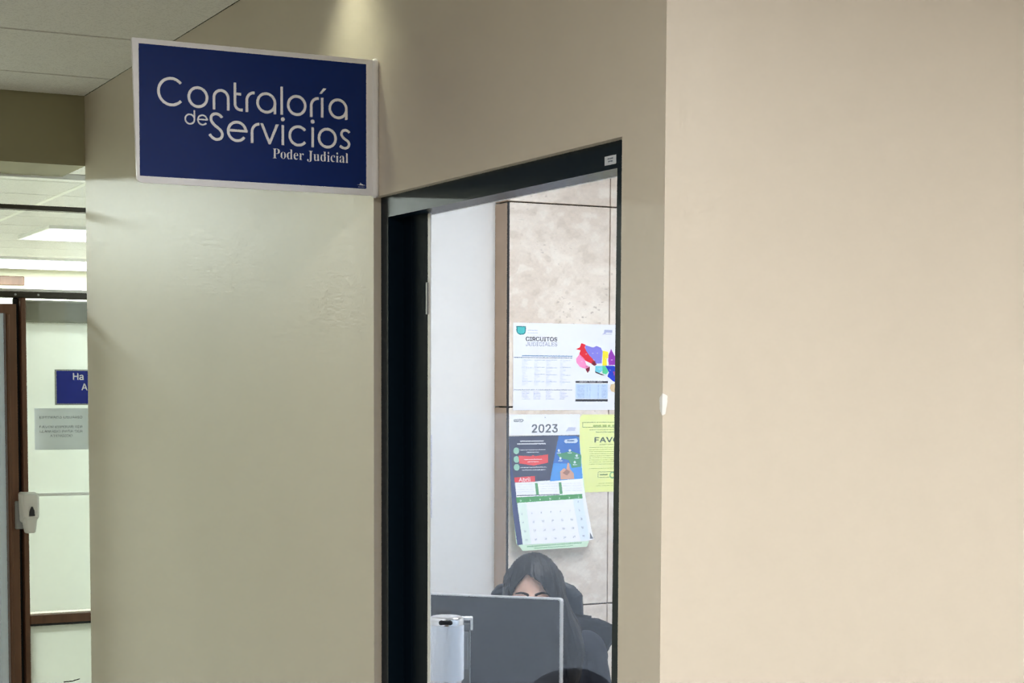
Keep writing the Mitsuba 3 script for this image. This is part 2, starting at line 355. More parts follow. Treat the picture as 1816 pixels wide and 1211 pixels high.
def letter_s(k):
    return stroke(spline(k), 5.6)
l1 = [stroke(arc(63.3, 165.2, 25.4, 41, 319, 60)), ring(116.5, 158.7, 18.3), stroke([(148.9, 137.3)] + arc(163.4, 161.0, 14.5, 180, 0, 40) + [(178, 137.3)]),
      stroke([(191.9, 193.2), (191.9, 152)] + arc(203.3, 151.7, 11.4, 180, 270, 16) + [(207.8, 140.4)]), stroke([(191.9, 171.2), (204.8, 171.2)], 5.2),
      letter_r(216.3, 137.2, 41.5, 232.6), ring(256.8, 158.2, 18.2), stroke([(274.8, 137), (274.8, 160)]), stroke([(289.1, 193), (289.1, 137.2)]),
      ring(320.9, 158, 18.1), letter_r(351.8, 137.2, 41, 368.2), stroke([(375.3, 177.6), (375.3, 137.8)]),
      Polygon([(369.2, 185.2), (377.6, 196.6), (385.2, 196.6), (374.2, 185.2)]), ring(409.8, 157.9, 18), stroke([(427.6, 136.8), (427.6, 158)])]
l2 = [stroke(spline([(165.2, 122.3), (160.5, 127), (152.2, 129.2), (144.8, 126), (142.4, 119.5), (145.2, 112), (153.9, 103.9), (162.6, 96.8), (165.6, 89), (162, 82), (154, 79.3), (146, 82), (139.4, 89)])),
      letter_e(195.8, 97.8, 18.2, 5.6, 5), letter_r(226.8, 77, 41, 242.2), Polygon([(243.6, 117.6), (249.9, 117.6), (263.3, 85.6), (276.6, 117.6), (282.9, 117.6), (265.3, 76.8), (261.2, 76.8)]),
      stroke([(291.2, 117), (291.2, 77)]), Point(291.3, 128.4).buffer(4.2), stroke(arc(324.2, 97.6, 18.4, 38, 322, 50)), stroke([(354.7, 117), (354.7, 77)]), Point(354.7, 128.4).buffer(4.2),
      ring(386.2, 97.4, 18), stroke(spline([(434.2, 111), (430.5, 114.6), (424.8, 115.9), (419, 113), (417, 107.5), (419.8, 101.8), (425.6, 97.2), (431.8, 92.8), (433.6, 87.6), (430.6, 81.8), (424.6, 79.5), (418.5, 80.8), (413.6, 84)]), 5.4)]
ld = [ring(99.9, 115.2, 9.2, 3.2), stroke([(109.1, 115), (109.1, 133)], 3.2), letter_e(125.4, 115.2, 9.2, 3.2, 2.8)]
def on_sign(polys, layer=.0006):
    p = affinity.translate(affinity.scale(unary_union(polys), .001, .001, origin=(0, 0)), .900, 2.120)
    return prism(p, .0004, facing_back(0, SY - layer, 0))
add('hanging_sign__blue_face__lettering', on_sign(l1), 'sign_white', label='white lettering Contraloría')
add('hanging_sign__blue_face__lettering_001', on_sign(ld), 'sign_white', label='small white lettering de')
add('hanging_sign__blue_face__lettering_002', on_sign(l2), 'sign_white', label='white lettering Servicios')
SERIF = [[[(0,132),(0,135),(81,134),(99,128),(107,120),(111,114),(114,103),(113,90),(109,81),(104,74),(95,68),(82,64),(48,63),(46,62),(47,14),(52,7),(64,5),(64,2),(0,2),(0,5),(11,7),(15,11),(17,17),(17,120),(15,126),(11,130)],[(47,124),(46,69),(48,68),(60,68),(69,70),(76,74),(81,85),(82,106),(79,119),(72,127),(63,130),(51,129)]],[[(125,39),(125,59),(129,72),(139,86),(151,94),(162,97),(174,97),(185,94),(195,88),(199,83),(207,70),(210,59),(210,39),(207,28),(199,15),(191,7),(185,4),(174,1),(162,1),(147,6),(139,12),(133,19),(127,31)],[(151,68),(152,20),(156,10),(164,5),(171,5),(176,7),(182,15),(184,26),(184,70),(182,82),(179,88),(171,93),(164,93),(159,91),(153,81)]],[[(225,38),(225,57),(227,67),(231,77),(239,88),(244,92),(257,97),(270,96),(276,93),(281,87),(285,88),(285,127),(281,132),(271,134),(271,137),(311,137),(311,19),(313,14),(316,11),(321,10),(321,7),(306,6),(285,2),(285,11),(282,12),(276,6),(268,2),(251,2),(240,8),(233,16),(228,26)],[(251,60),(254,20),(260,12),(265,10),(271,10),(282,17),(285,24),(285,77),(283,81),(276,87),(266,88),(262,87),(259,85),(254,77)]],[[(335,40),(335,58),(339,72),(347,84),(354,90),(365,95),(380,96),(393,92),(403,82),(409,68),(410,53),(363,53),(361,51),(361,43),(364,30),(369,22),(375,17),(382,15),(391,15),(401,19),(409,27),(410,25),(402,13),(394,6),(379,1),(368,1),(355,6),(346,14),(341,21)],[(363,83),(362,59),(389,60),(388,82),(386,87),(382,91),(373,92),(368,90)]],[[(424,2),(424,5),(433,7),(435,16),(435,78),(433,87),(429,89),(425,89),(425,92),(459,92),(459,78),(461,77),(473,89),(481,94),(492,95),(497,93),(500,89),(502,84),(502,76),(497,69),(486,69),(477,79),(471,79),(465,74),(461,67),(460,15),(464,7),(470,5),(475,5),(475,2)]],[[(556,4),(556,12),(560,19),(565,22),(574,22),(579,18),(582,10),(577,-4),(577,-8),(580,-11),(583,-12),(591,-12),(596,-10),(601,0),(601,116),(596,127),(588,130),(581,131),(581,136),(648,136),(648,131),(641,130),(634,127),(630,118),(630,19),(627,6),(622,-3),(611,-13),(596,-17),(583,-17),(572,-14),(564,-9),(559,-3)]],[[(658,91),(658,94),(694,94),(694,22),(699,14),(711,13),(719,17),(723,23),(723,83),(718,90),(711,91),(711,94),(748,94),(748,22),(750,15),(753,12),(759,11),(759,8),(739,6),(723,2),(723,13),(721,14),(711,6),(698,1),(688,1),(679,4),(673,10),(669,22),(668,85),(664,90)]],[[(773,38),(773,57),(775,67),(779,77),(787,88),(792,92),(805,97),(818,96),(824,93),(829,87),(833,88),(833,127),(829,132),(819,134),(819,137),(859,137),(859,19),(861,14),(864,11),(869,10),(869,7),(854,6),(833,2),(833,11),(830,12),(824,6),(816,2),(799,2),(788,8),(781,16),(776,26)],[(799,60),(802,20),(808,12),(813,10),(819,10),(830,17),(833,24),(833,77),(831,81),(824,87),(814,88),(810,87),(807,85),(802,77)]],[[(882,2),(882,5),(891,7),(893,16),(893,78),(891,87),(887,89),(883,89),(883,92),(918,92),(918,14),(921,7),(925,5),(928,5),(928,2)]],[[(892,121),(893,130),(897,135),(903,138),(912,137),(916,133),(919,127),(918,118),(915,113),(909,110),(903,110),(898,112),(894,116)]],[[(942,39),(942,56),(946,70),(953,81),(966,92),(981,97),(994,97),(1006,93),(1014,84),(1016,77),(1015,71),(1010,65),(1001,65),(996,69),(994,77),(995,86),(991,91),(988,92),(982,92),(976,90),(970,83),(967,72),(966,55),(967,44),(970,32),(976,22),(983,16),(989,14),(1001,14),(1009,17),(1016,23),(1017,21),(1004,7),(987,1),(976,1),(961,7),(955,12),(949,20)]],[[(1028,2),(1028,5),(1037,7),(1039,16),(1039,78),(1037,87),(1033,89),(1029,89),(1029,92),(1064,92),(1064,14),(1067,7),(1071,5),(1074,5),(1074,2)]],[[(1038,121),(1039,130),(1043,135),(1049,138),(1058,137),(1062,133),(1065,127),(1064,118),(1061,113),(1055,110),(1049,110),(1044,112),(1040,116)]],[[(1088,25),(1093,36),(1101,43),(1117,51),(1140,58),(1141,59),(1141,81),(1139,86),(1135,90),(1129,92),(1119,92),(1111,88),(1110,83),(1116,72),(1114,66),(1108,61),(1100,61),(1095,64),(1092,69),(1092,78),(1099,88),(1107,93),(1116,96),(1138,97),(1151,94),(1157,91),(1161,86),(1166,73),(1166,16),(1170,12),(1175,13),(1177,11),(1176,9),(1165,2),(1153,1),(1146,4),(1142,12),(1139,13),(1123,3),(1115,1),(1105,1),(1097,4),(1091,10),(1088,17)],[(1114,31),(1117,16),(1123,12),(1128,12),(1135,15),(1141,20),(1140,54),(1138,54),(1125,49),(1118,42)]],[[(1189,2),(1189,5),(1198,7),(1200,16),(1200,121),(1198,130),(1190,132),(1190,135),(1225,135),(1225,14),(1228,7),(1232,5),(1235,5),(1235,2)]]]
add('hanging_sign__blue_face__lettering_003', on_sign([affinity.affine_transform(Polygon(r[0], r[1:]).buffer(0), [.131, 0, 0, .1465, 269.9, 49.7]) for r in SERIF]), 'sign_white', label='white serif lettering Poder Judicial')
add('hanging_sign__blue_face__emblem', on_sign([Polygon([(450.4, 7.6), (456, 7.9), (457.6, 9.4), (458.6, 12.6), (459.6, 9.6), (461.4, 9.9), (462.6, 8.4), (468.6, 7.6), (468.4, 6.9), (459, 6.5), (454, 7.2)]), sbox(452.8, 2.9, 467.8, 3.5)]), 'sign_white', label='tiny white emblem')

# ------------------------------------------------------------------ behind and on the glazed partition
say('roller_blind', 'white roller blind glowing behind the glass at the end of the corridor', 'blind')
add('roller_blind__cloth', bx(1.283, 3.2, PY + .060, PY + .0612, 1.318, 1.945), 'blind_cloth')
add('roller_blind__cassette', bx(1.277, 3.2, PY + .035, PY + .09, 1.934, 2.012, .006), 'cassette', label='grey green cassette')
add('roller_blind__hem_bar', bx(1.283, 3.2, PY + .054, PY + .068, 1.309, 1.320, .003), 'white_plastic', label='slim hem bar')
add('back_panel', bx(1.279, 3.2, PY + .072, PY + .076, .889, 1.316), 'blind_cloth', label='cream panel behind the glass below the roller blind', cat='panel')

say('notice_board', 'blue sign with white letters Ha on the bright glass, partly hidden by the wall edge', 'sign')
add('notice_board__plate', bx(1.3717, 1.62, PY - .004, PY + .0035, 1.639, 1.766, .001), 'steel_grey')
pr = Print(facing_back(1.3717, PY - .004, 1.639))
pr.rect(.005, .005, .2433, .122, (44, 54, 150), 0)
pr.build('notice_board__plate__blue_face')
pr = Print(facing_back(1.3717, PY - .004, 1.639))
pr.text('Ha', .0635, .0905, .0235, (250, 250, 255), bold=True, layer=1)
pr.build('notice_board__plate__printed_text')
pr = Print(facing_back(1.3717, PY - .004, 1.639))
pr.text('A', .0935, .0535, .0235, (250, 250, 255), bold=True, layer=1, slant=1)
pr.build('notice_board__plate__printed_text_001')
add('paper_notice__sheet', trimesh.Trimesh([(1.2982, PY + .0018, 1.4784), (1.4982, PY + .0018, 1.4784), (1.4982, PY + .0018, 1.6274), (1.2982, PY + .0018, 1.6274)], [(0, 1, 2), (0, 2, 3)], process=False), 'paper_thin')
for i, (t, x, y, w) in enumerate((('ESTIMADO USUARIO', .018, .112, .152), ('FAVOR ESPERAR SER', .018, .078, .152), ('LLAMADO PARA SER', .018, .062, .152), ('ATENDIDO', .054, .046, .080))):
    pr = Print(facing_back(1.2982, PY + .002, 1.4784))
    pr.text(t, x, y, .0085, (96, 104, 116), width=w, layer=1)
    pr.build('paper_notice__sheet__printed_text' + (f'_{i:03d}' if i else ''))
say('paper_notice', label='grey paper notice taped to the glass under the blue sign', cat='paper notice')

say('soap_dispenser', 'white wall dispenser with a dark window on the brown post by the glass door', 'dispenser')
add('soap_dispenser__back_plate', bx(1.218, 1.262, PY - .042, PY - .024, 1.20, 1.30, .004), 'steel_grey', label='grey back plate')
body = m3.Manifold.batch_hull([m3.Manifold.sphere(r, 24).translate((x, y, z)) for x, y, z, r in
        [(1.236, PY - .055, 1.324, .010), (1.282, PY - .055, 1.322, .010), (1.240, PY - .095, 1.318, .012), (1.278, PY - .095, 1.316, .012),
         (1.240, PY - .055, 1.235, .010), (1.280, PY - .055, 1.235, .010), (1.244, PY - .105, 1.25, .012), (1.276, PY - .105, 1.25, .012)]])
nose = m3.Manifold.batch_hull([m3.Manifold.sphere(r, 24).translate((x, y, z)) for x, y, z, r in
        [(1.247, PY - .055, 1.24, .011), (1.274, PY - .055, 1.24, .011), (1.248, PY - .098, 1.24, .011), (1.272, PY - .098, 1.24, .011), (1.252, PY - .07, 1.197, .010), (1.269, PY - .07, 1.197, .010), (1.252, PY - .09, 1.199, .010), (1.269, PY - .09, 1.199, .010)]])
add('soap_dispenser__body', tm(body), 'dispenser_white', 40)
add('soap_dispenser__body__push_bar', tm(nose), 'dispenser_white', 40)
add('soap_dispenser__body__window', prism(Polygon([(-.010, -.017), (.010, -.017), (.0085, .002), (.003, .016), (-.002, .016), (-.008, .002)]), .003, facing_back(1.2605, PY - .1155, 1.268)), 'dark_grey', label='dark level window')

# ------------------------------------------------------------------ sheets on the stone wall
SW = 5.35
def on_stone(x, z, off=.0015):
    return facing_back(x, SW - off, z)
pr = Print(on_stone(2.7172, 1.6309))
W_, H_ = .422, .300
def pu(X, Y):       # poster drawing units (1034 x 859, from the top left corner) to metres
    return X * .000406, H_ - Y * .000349
def pp(*q):
    return Polygon([pu(*a) for a in q])
def prect(x0, y0, x1, y1, col, layer=1):
    pr.rect(*pu(x0, y0), *pu(x1, y1), col, layer)
pr.rect(0, 0, W_, H_, (232, 235, 244), 0)
pr.poly(pp((30, 33), (120, 33), (120, 88), (110, 106), (92, 117), (60, 117), (42, 106), (30, 88)), (58, 130, 138))
pr.poly(pp((40, 42), (110, 42), (110, 86), (100, 102), (75, 110), (50, 102), (40, 86)), (84, 190, 192), 2)
for y in (70, 95):
    prect(137, y, 236, y + 5, (180, 190, 220))
pr.text('CIRCUITOS', *pu(120, 176), .0135, (62, 66, 78), width=.123, bold=True)
pr.text('JUDICIALES', *pu(120, 226), .0135, (146, 152, 178), width=.123)
pr.poly(pp((862, 98), (880, 90), (888, 52), (965, 55), (965, 80), (905, 80), (895, 93), (965, 92), (965, 97)), (176, 182, 214))
prect(85, 318, 570, 327, (120, 150, 190)); prect(8, 337, 570, 343, (96, 120, 150))
rng = np.random.default_rng(4)
for i, x in enumerate((85, 200, 315, 450)):
    y = 362
    while y < 620 - 12 * (i % 2):
        w = 105 if (y - 362) % 70 < 9 else int(rng.integers(20, 60))
        prect(x, y, x + w, y + 3.5, (150, 170, 205) if w == 105 else (198, 208, 236)); y += int(rng.integers(9, 15))
prect(8, 655, 568, 660, (104, 124, 150))
for x in (85, 195, 315, 450):
    for k in range(6):
        prect(x, 676 + 14 * k, x + int(rng.integers(40, 85)), 680 + 14 * k, (178, 188, 220))
prect(604, 568, 925, 587, (62, 64, 70)); prect(604, 594, 925, 748, (196, 216, 244)); prect(604, 752, 925, 773, (62, 64, 70))
for k in range(11):
    for x0, x1 in ((615, 690), (715, 724), (742, 752), (820, 836), (862, 915)):
        prect(x0, 604 + 13 * k, x1, 607 + 13 * k, (128, 154, 200), 2)
for x0, x1 in ((640, 720), (740, 800), (820, 870)):
    prect(x0, 574, x1, 580, (190, 190, 196), 2)
# the map: one piece per district
for col, q in (((222, 52, 66), [(660, 190), (700, 205), (690, 232), (722, 290), (770, 345), (790, 372), (760, 392), (700, 365), (655, 330), (640, 290), (652, 262), (606, 250), (640, 235)]),
               ((244, 150, 200), [(640, 300), (690, 345), (706, 400), (740, 430), (700, 446), (650, 430), (616, 392), (606, 350)]),
               ((120, 44, 60), [(700, 415), (742, 424), (742, 462), (722, 484), (706, 462)]),
               ((120, 44, 60), [(768, 362), (800, 365), (812, 400), (790, 416), (762, 400)]),
               ((136, 132, 222), [(694, 208), (770, 232), (810, 216), (850, 232), (868, 268), (860, 390), (800, 392), (788, 360), (745, 322), (702, 262)]),
               ((244, 230, 70), [(872, 262), (925, 272), (926, 330), (910, 345), (912, 412), (868, 412)]),
               ((150, 66, 180), [(930, 300), (955, 245), (978, 290), (1000, 330), (1034, 340), (1034, 400), (932, 408), (926, 350)]),
               ((122, 206, 226), [(800, 416), (868, 414), (872, 462), (838, 488), (796, 470)]),
               ((92, 200, 150), [(868, 414), (896, 415), (930, 470), (910, 500), (870, 490)]),
               ((44, 70, 196), [(896, 412), (985, 414), (1034, 450), (1034, 560), (985, 575), (920, 520), (935, 478)]),
               ((236, 92, 84), [(975, 470), (1034, 480), (1034, 520), (985, 512)]),
               ((70, 56, 60), [(796, 470), (870, 500), (915, 520), (900, 512), (860, 508), (800, 484)]),
               ((216, 196, 160), [(955, 600), (1000, 592), (1034, 640), (1034, 690), (960, 672), (945, 640)])):
    pr.poly(pp(*q), col, 2)
for x, y in ((700, 296), (765, 288), (810, 286), (655, 372), (957, 352), (895, 335), (830, 444), (940, 455)):
    prect(x, y, x + 12, y + 5, (250, 246, 250), 3)
pr.build('map_poster', label='white poster with a coloured map and tables, taped on the stone wall', cat='poster')

# calendar: header board, hanging pages (curling away from the wall at the bottom)
say('calendar', 'wall calendar for 2023 hanging on the stone wall above the person', 'calendar')
CM = on_stone(2.7015, 1.1175)
def cu(X, Y):
    return (X - 92) * .000517, (1184 - Y) * .000446
def cp(*q):
    return Polygon([cu(*a) for a in q])
pr = Print(CM)
pr.rect(*cu(95, 228), *cu(632, 65), (240, 242, 248), 0)
pr.text('2023', *cu(264, 205), .0275, (92, 96, 106), width=.102, bold=True)
pr.poly(cp((520, 198), (536, 180), (542, 167), (598, 168), (594, 196)), (196, 200, 222))
for p in ([(128, 104), (190, 100), (204, 110), (190, 124), (130, 122)],):
    pr.poly(cp(*p).difference(cp(*p).buffer(-.0022)), (104, 112, 120))
pr.rect(*cu(140, 115), *cu(185, 110), (120, 126, 134))
pr.rect(*cu(362, 93), *cu(368, 86), (110, 112, 118))
pr.build('calendar__header', label='white header reading 2023')
def curl(v):
    v = v.copy(); t = np.clip((.43 - v[:, 1]) / .37, 0, 1)
    v[:, 2] += .004 + .040 * t ** 1.7; v[:, 0] += .004 * t ** 2; v[:, 1] -= .008 * t
    return v
def dense(p, step=.02):
    out = []
    x0, y0, x1, y1 = p.bounds
    for k in range(int((y1 - y0) / step) + 1):
        g = p.intersection(sbox(x0 - 1, y0 + k * step, x1 + 1, y0 + (k + 1) * step))
        out += [q for q in getattr(g, 'geoms', [g]) if q.geom_type == 'Polygon' and q.area > 1e-9]
    return out
pr = Print(CM)
def cpoly(q, col, layer):
    for g in dense(cp(*q)):
        pr.poly(g, col, layer)
def crect(x0, y0, x1, y1, col, layer=1):
    cpoly([(x0, y0), (x1, y0), (x1, y1), (x0, y1)], col, layer)
cpoly([(90, 232), (625, 228), (640, 400), (650, 560), (672, 1000), (640, 1085), (150, 1096), (130, 1064), (104, 1040), (96, 600)], (214, 240, 214), -6)     # the page behind
cpoly([(180, 1060), (600, 1048), (598, 1056), (180, 1068)], (150, 196, 160), -5)
cpoly([(235, 1076), (530, 1068), (530, 1074), (235, 1083)], (150, 196, 160), -5)
cpoly([(90, 232), (625, 228), (630, 560), (130, 582), (150, 1044), (110, 1050), (96, 780)], (62, 72, 118), -3)
cpoly([(90, 232), (620, 228), (638, 560), (120, 580)], (66, 70, 96), 0)                                        # the month's picture
cpoly([(465, 232), (600, 234), (622, 246), (640, 562), (388, 578)], (48, 110, 190), 1)
cpoly([(420, 440), (636, 450), (640, 562), (388, 578)], (72, 150, 226), 2)
cpoly([(450, 372), (560, 350), (636, 380), (632, 470), (560, 480), (540, 420), (470, 400)], (74, 150, 112), 3)
for x, y in ((463, 345), (548, 345), (600, 386), (474, 404), (584, 436)):
    pr.poly(Point(*cu(x, y)).buffer(.0045), (206, 222, 230), 4); crect(x - 16, y + 16, x + 16, y + 22, (206, 222, 230), 4)
cpoly([(470, 566), (468, 505), (500, 478), (516, 492), (528, 440), (540, 440), (544, 486), (572, 520), (574, 564)], (208, 160, 140), 4)
cpoly([(486, 516), (520, 488), (546, 506), (520, 536)], (166, 120, 108), 5)
cpoly([(512, 262), (600, 254), (612, 270), (600, 288), (516, 288), (505, 276)], (198, 214, 236), 3)
crect(530, 266, 584, 276, (60, 96, 160), 4)
for x0, x1, y, h in ((172, 350, 266, 8), (148, 366, 286, 9), (168, 362, 334, 5), (220, 312, 352, 5), (168, 368, 466, 5), (180, 360, 486, 5)):
    crect(x0, y, x1, y + h, (206, 206, 214), 2)
for y in (342, 407, 466):
    pr.poly(Point(*cu(142, y)).buffer(.0112, 12), (150, 196, 176), 2)
cpoly([(158, 378), (250, 384), (266, 376), (284, 384), (382, 372), (380, 436), (268, 456), (162, 438)], (226, 70, 74), 3)
for x0, x1, y in ((198, 334, 406), (224, 310, 424)):
    crect(x0, y, x1, y + 5, (248, 206, 206), 4)
cpoly([(120, 542), (276, 534), (276, 578), (122, 580)], (222, 62, 72), 3)
q = meshkit.text_mesh('Abril', .0125, .0002, True); q.apply_scale([.046 / q.extents[0], 1, 1]); q.apply_translation((*cu(152, 574), .0015)); pr.put(q, (252, 226, 228))
cpoly([(124, 582), (640, 562), (690, 1028), (640, 1040), (150, 1048)], (243, 245, 252), 0)                      # the month's days
for x in (284, 464):
    cpoly([(x - 10, 588), (x + 10, 587), (x + 16, 676), (x - 6, 678)], (96, 160, 110), 2)
for x0, x1 in ((130, 270), (300, 450), (478, 630)):
    for k in range(4):
        crect(x0, 596 + 18 * k, x1, 598 + 18 * k, (206, 212, 224), 1)
crect(132, 676, 455, 682, (82, 92, 104), 2)
cpoly([(126, 692), (630, 680), (632, 714), (128, 734)], (72, 152, 88), 2)
cpoly([(132, 736), (200, 734), (212, 1040), (150, 1046)], (226, 242, 234), 1)
cpoly([(556, 718), (632, 716), (664, 1030), (590, 1038)], (226, 238, 250), 1)
for k, c in enumerate('DLKMJVS'):
    q = meshkit.text_mesh(c, .0062, .0002, True); q.apply_translation((*cu(152 + 74 * k, 724 - 2.4 * k), .0012)); pr.put(q, (222, 240, 224))
days = [[None] * 6 + [1], list(range(2, 9)), list(range(9, 16)), list(range(16, 23)), list(range(23, 30))]
for r_, row in enumerate(days):
    for c_, d in enumerate(row):
        if d is None:
            continue
        q = meshkit.text_mesh(str(d), .0058, .0002); q.apply_translation((*cu(152 + 73 * c_ + 4 * r_, 756 + 66 * r_ - 2 * c_), .0012)); pr.put(q, (122, 134, 160))
cpoly([(668, 975), (690, 1026), (664, 1022)], (110, 116, 128), 2)
pr.build('calendar__pages', bend=curl, label='hanging month page Abril with a dark blue picture')

pr = Print(on_stone(2.9795, 1.3417))
pr.poly(Polygon([(0, .003), (0, .258), (.004, .268), (.012, .2735), (.2159, .2735), (.2159, 0), (.02, 0)]), (236, 244, 158), 0)
def yu(X, Y):
    return (X - 192) * .000314, (1095 - Y) * .0002715
def yrect(x0, y0, x1, y1, col, layer=1):
    pr.rect(*yu(x0, y0), *yu(x1, y1), col, layer)
G1, G2 = (96, 124, 66), (160, 182, 90)
for a in ((228, 186, 860, 192), (228, 248, 860, 254), (228, 186, 232, 254), (856, 186, 860, 254), (400, 312, 800, 320), (320, 282, 800, 288), (450, 474, 700, 480)):
    yrect(*a, G1)
for x0, x1 in ((365, 470), (485, 540), (555, 590), (610, 700)):
    yrect(x0, 222, x1, 246, G2, 1)
pr.text('FAVOR', *yu(384, 448), .0175, (66, 84, 62), width=.128, bold=True)
for k in range(9):
    yrect(316, 512 + 27 * k, 640 + 40 * (k % 3), 518 + 27 * k, G2)
for a in ((316, 784, 800, 790), (432, 832, 760, 838), (432, 902, 760, 908), (432, 832, 437, 908), (440, 980, 760, 985), (404, 1010, 720, 1015), (455, 864, 560, 878)):
    yrect(*a, G1 if a[1] in (832, 902, 864) else G2)
pr.poly(Point(*yu(620, 880)).buffer(.012).difference(Point(*yu(620, 880)).buffer(.008)), (130, 190, 120))
pr.build('yellow_notice', label='pale yellow notice reading FAVOR, right of the calendar on the stone wall', cat='notice')

say('lilac_notice', 'lilac notice with a dark blue edge on the white wall at the door panel', 'notice')
pr = Print(facing_back(2.176, 5.4505, 1.262))
pr.rect(0, 0, .2815, .2843, (176, 178, 214), 0); pr.rect(.2755, 0, .2795, .2843, (58, 58, 108), 1)
for k in range(6):
    pr.rect(.03, .05 + .035 * k, .24, .055 + .035 * k, (120, 122, 170), 1)
pr.build('lilac_notice__sheet')

# ------------------------------------------------------------------ office furniture
say('desk', 'office desk under the monitor and the clear screen', 'desk')
add('desk__top', bx(1.86, 2.95, 3.66, 4.40, .705, .73, .003), 'laminate')
for i, (x, y) in enumerate(((1.90, 3.70), (2.91, 3.70), (1.90, 4.36), (2.91, 4.36))):
    add('desk__leg' + (f'_{i:03d}' if i else ''), bx(x - .025, x + .025, y - .025, y + .025, 0, .705, .003), 'steel_grey')
say('acrylic_screen', 'tall clear acrylic screen standing on the desk in front of the monitor', 'screen')
add('acrylic_screen__sheet', bx(1.60, 2.93, 3.70, 3.7005, .77, 1.652), 'pane_glass')
for i, x in enumerate((1.95, 2.75)):
    add('acrylic_screen__foot' + (f'_{i:03d}' if i else ''), bx(x - .04, x + .04, 3.66, 3.74, .73, .775, .004), 'white_plastic')

# monitor, its back towards the doorway
say('computer_monitor', 'dark grey computer monitor seen from behind, hiding the face of the person', 'monitor')
a = math.radians(-43.8)
MU = np.array([math.cos(a), math.sin(a), 0]); MW = np.array([math.sin(a), -math.cos(a), 0])     # right along the back, and towards the doorway
MM = axes(MU, (0, 0, 1), MW, (2.0675, 3.7994, 0))
mw, mt, mb = .56, 1.1868, .855
add('computer_monitor__back', prism(rbox2(-mw, mb, -.003, mt - .003, .006), .022, MM @ trimesh.transformations.translation_matrix((0, 0, -.020))), 'dark_grey')
add('computer_monitor__bezel', prism(rbox2(-mw - .002, mb - .002, 0, mt, .008).difference(rbox2(-mw + .0005, mb + .0005, -.0032, mt - .0032, .005)), .024, MM @ trimesh.transformations.translation_matrix((0, 0, -.0215))), 'bezel_silver', label='thin silver bezel')
add('computer_monitor__neck', bx(-.32, -.25, .745, 1.0, -.07, -.035, .004).apply_transform(MM @ axes((1, 0, 0), (0, 1, 0), (0, 0, 1), (0, 0, .08))), 'steel_grey')
add('computer_monitor__foot', bx(-.40, -.17, .73, .742, -.12, .09, .003).apply_transform(MM), 'steel_grey')

# dispenser stand inside the doorway
say('sanitizer_stand', 'white cylinder dispenser with a chrome lid on a grey post just inside the doorway', 'dispenser')
sx, sy, r = 1.6632, 3.6056, .0405
E1, E2 = np.array([.8918, -.4524, 0]), np.array([.4524, .8918, 0])
def at_stand(u, v, z=0):
    return np.array([sx, sy, 0]) + E1 * u + E2 * v + np.array([0, 0, z])
SM = axes(E1, E2, (0, 0, 1), (sx, sy, 0))
add('sanitizer_stand__body', lathe([(0, 1.043), (r - .002, 1.043), (r, 1.046), (r, 1.170), (r - .001, 1.171), (0, 1.171)], 64, (sx, sy, 0)), 'canister_white', 35)
add('sanitizer_stand__lid', lathe([(0, 1.1855), (.016, 1.1865), (.028, 1.190), (.034, 1.1895), (.0385, 1.186), (.0405, 1.180), (.0407, 1.1712), (0, 1.1712)], 64, (sx, sy, 0)), 'chrome', 35, label='chrome lid')
add('sanitizer_stand__lid__spout', tm(m3.Manifold.batch_hull([m3.Manifold.sphere(.006, 20).translate((u, -.036, z)) for u, z in ((-.010, 1.179), (.010, 1.179))])).apply_transform(SM), 'black_plastic', 40, label='dark spout under the lid')
add('sanitizer_stand__ring', lathe([(0, 1.022), (.034, 1.022), (.036, 1.026), (.036, 1.0425), (0, 1.0425)], 64, (sx, sy, 0)), 'chrome', 35, label='chrome lower ring')
add('sanitizer_stand__drip_cup', lathe([(0, .97), (.03, .97), (.034, .98), (.034, 1.0215), (0, 1.0215)], 48, (sx, sy, 0)), 'black_plastic', 35)
add('sanitizer_stand__post', bx(.020, .0545, .043, .060, .01, 1.165, .002).apply_transform(SM), 'steel_grey', label='grey post')
add('sanitizer_stand__bracket', prism(Polygon([(.030, 1.181), (.058, 1.181), (.0595, 1.179), (.0595, 1.152), (.0545, 1.152), (.0545, 1.175), (.030, 1.175)]), .03, SM @ axes((1, 0, 0), (0, 0, 1), (0, -1, 0), (0, .066, 0))), 'white_plastic', label='white hooked bracket')
add('sanitizer_stand__clamp', bx(-.02, .05, .030, .044, 1.06, 1.15, .002).apply_transform(SM), 'steel_grey')
add('sanitizer_stand__foot', lathe([(0, .016), (.10, .012), (.125, .004), (.125, 0), (0, 0)], 48, at_stand(.037, .05)), 'steel_grey', 35)

# visitor chair in front of the desk: the rounded top of its back
say('visitor_chair', 'black visitor chair in front of the desk, rounded top of its back showing', 'chair')
VM = axes(E1, E2, (0, 0, 1), (2.235, 3.30, 0))
def shell(poly, depth, bow, y0, lean, thick_round=.012):
    """An upholstered pad: outline (x, z), bowed across its width and leaning back."""
    q = tm(man(prism(poly, depth)).refine_to_length(.03))
    q = trimesh.Trimesh(q.vertices, q.faces, process=True)
    trimesh.smoothing.filter_taubin(q, lamb=.5, nu=.51, iterations=6)
    v = np.array(q.vertices); x, z, d = v[:, 0].copy(), v[:, 1].copy(), v[:, 2].copy()
    zc = poly.bounds[1]
    out = np.c_[x, y0 + d - bow * x ** 2 + lean * (z - zc), z]
    f = q.faces
    m = trimesh.Trimesh(out, f, process=False)
    if m.volume < 0:
        m.invert()
    return m
vb = Polygon([(-.20, .55), (-.23, .62), (-.235, .84)] + [(x, .951 - 1.0 * x * x - 14 * x ** 4) for x in np.linspace(-.21, .21, 29)] + [(.235, .84), (.23, .62), (.20, .55)]).buffer(-.02).buffer(.02)
add('visitor_chair__backrest', shell(vb, .045, -.25, 0, -.05).apply_transform(VM), 'black_leather', True)
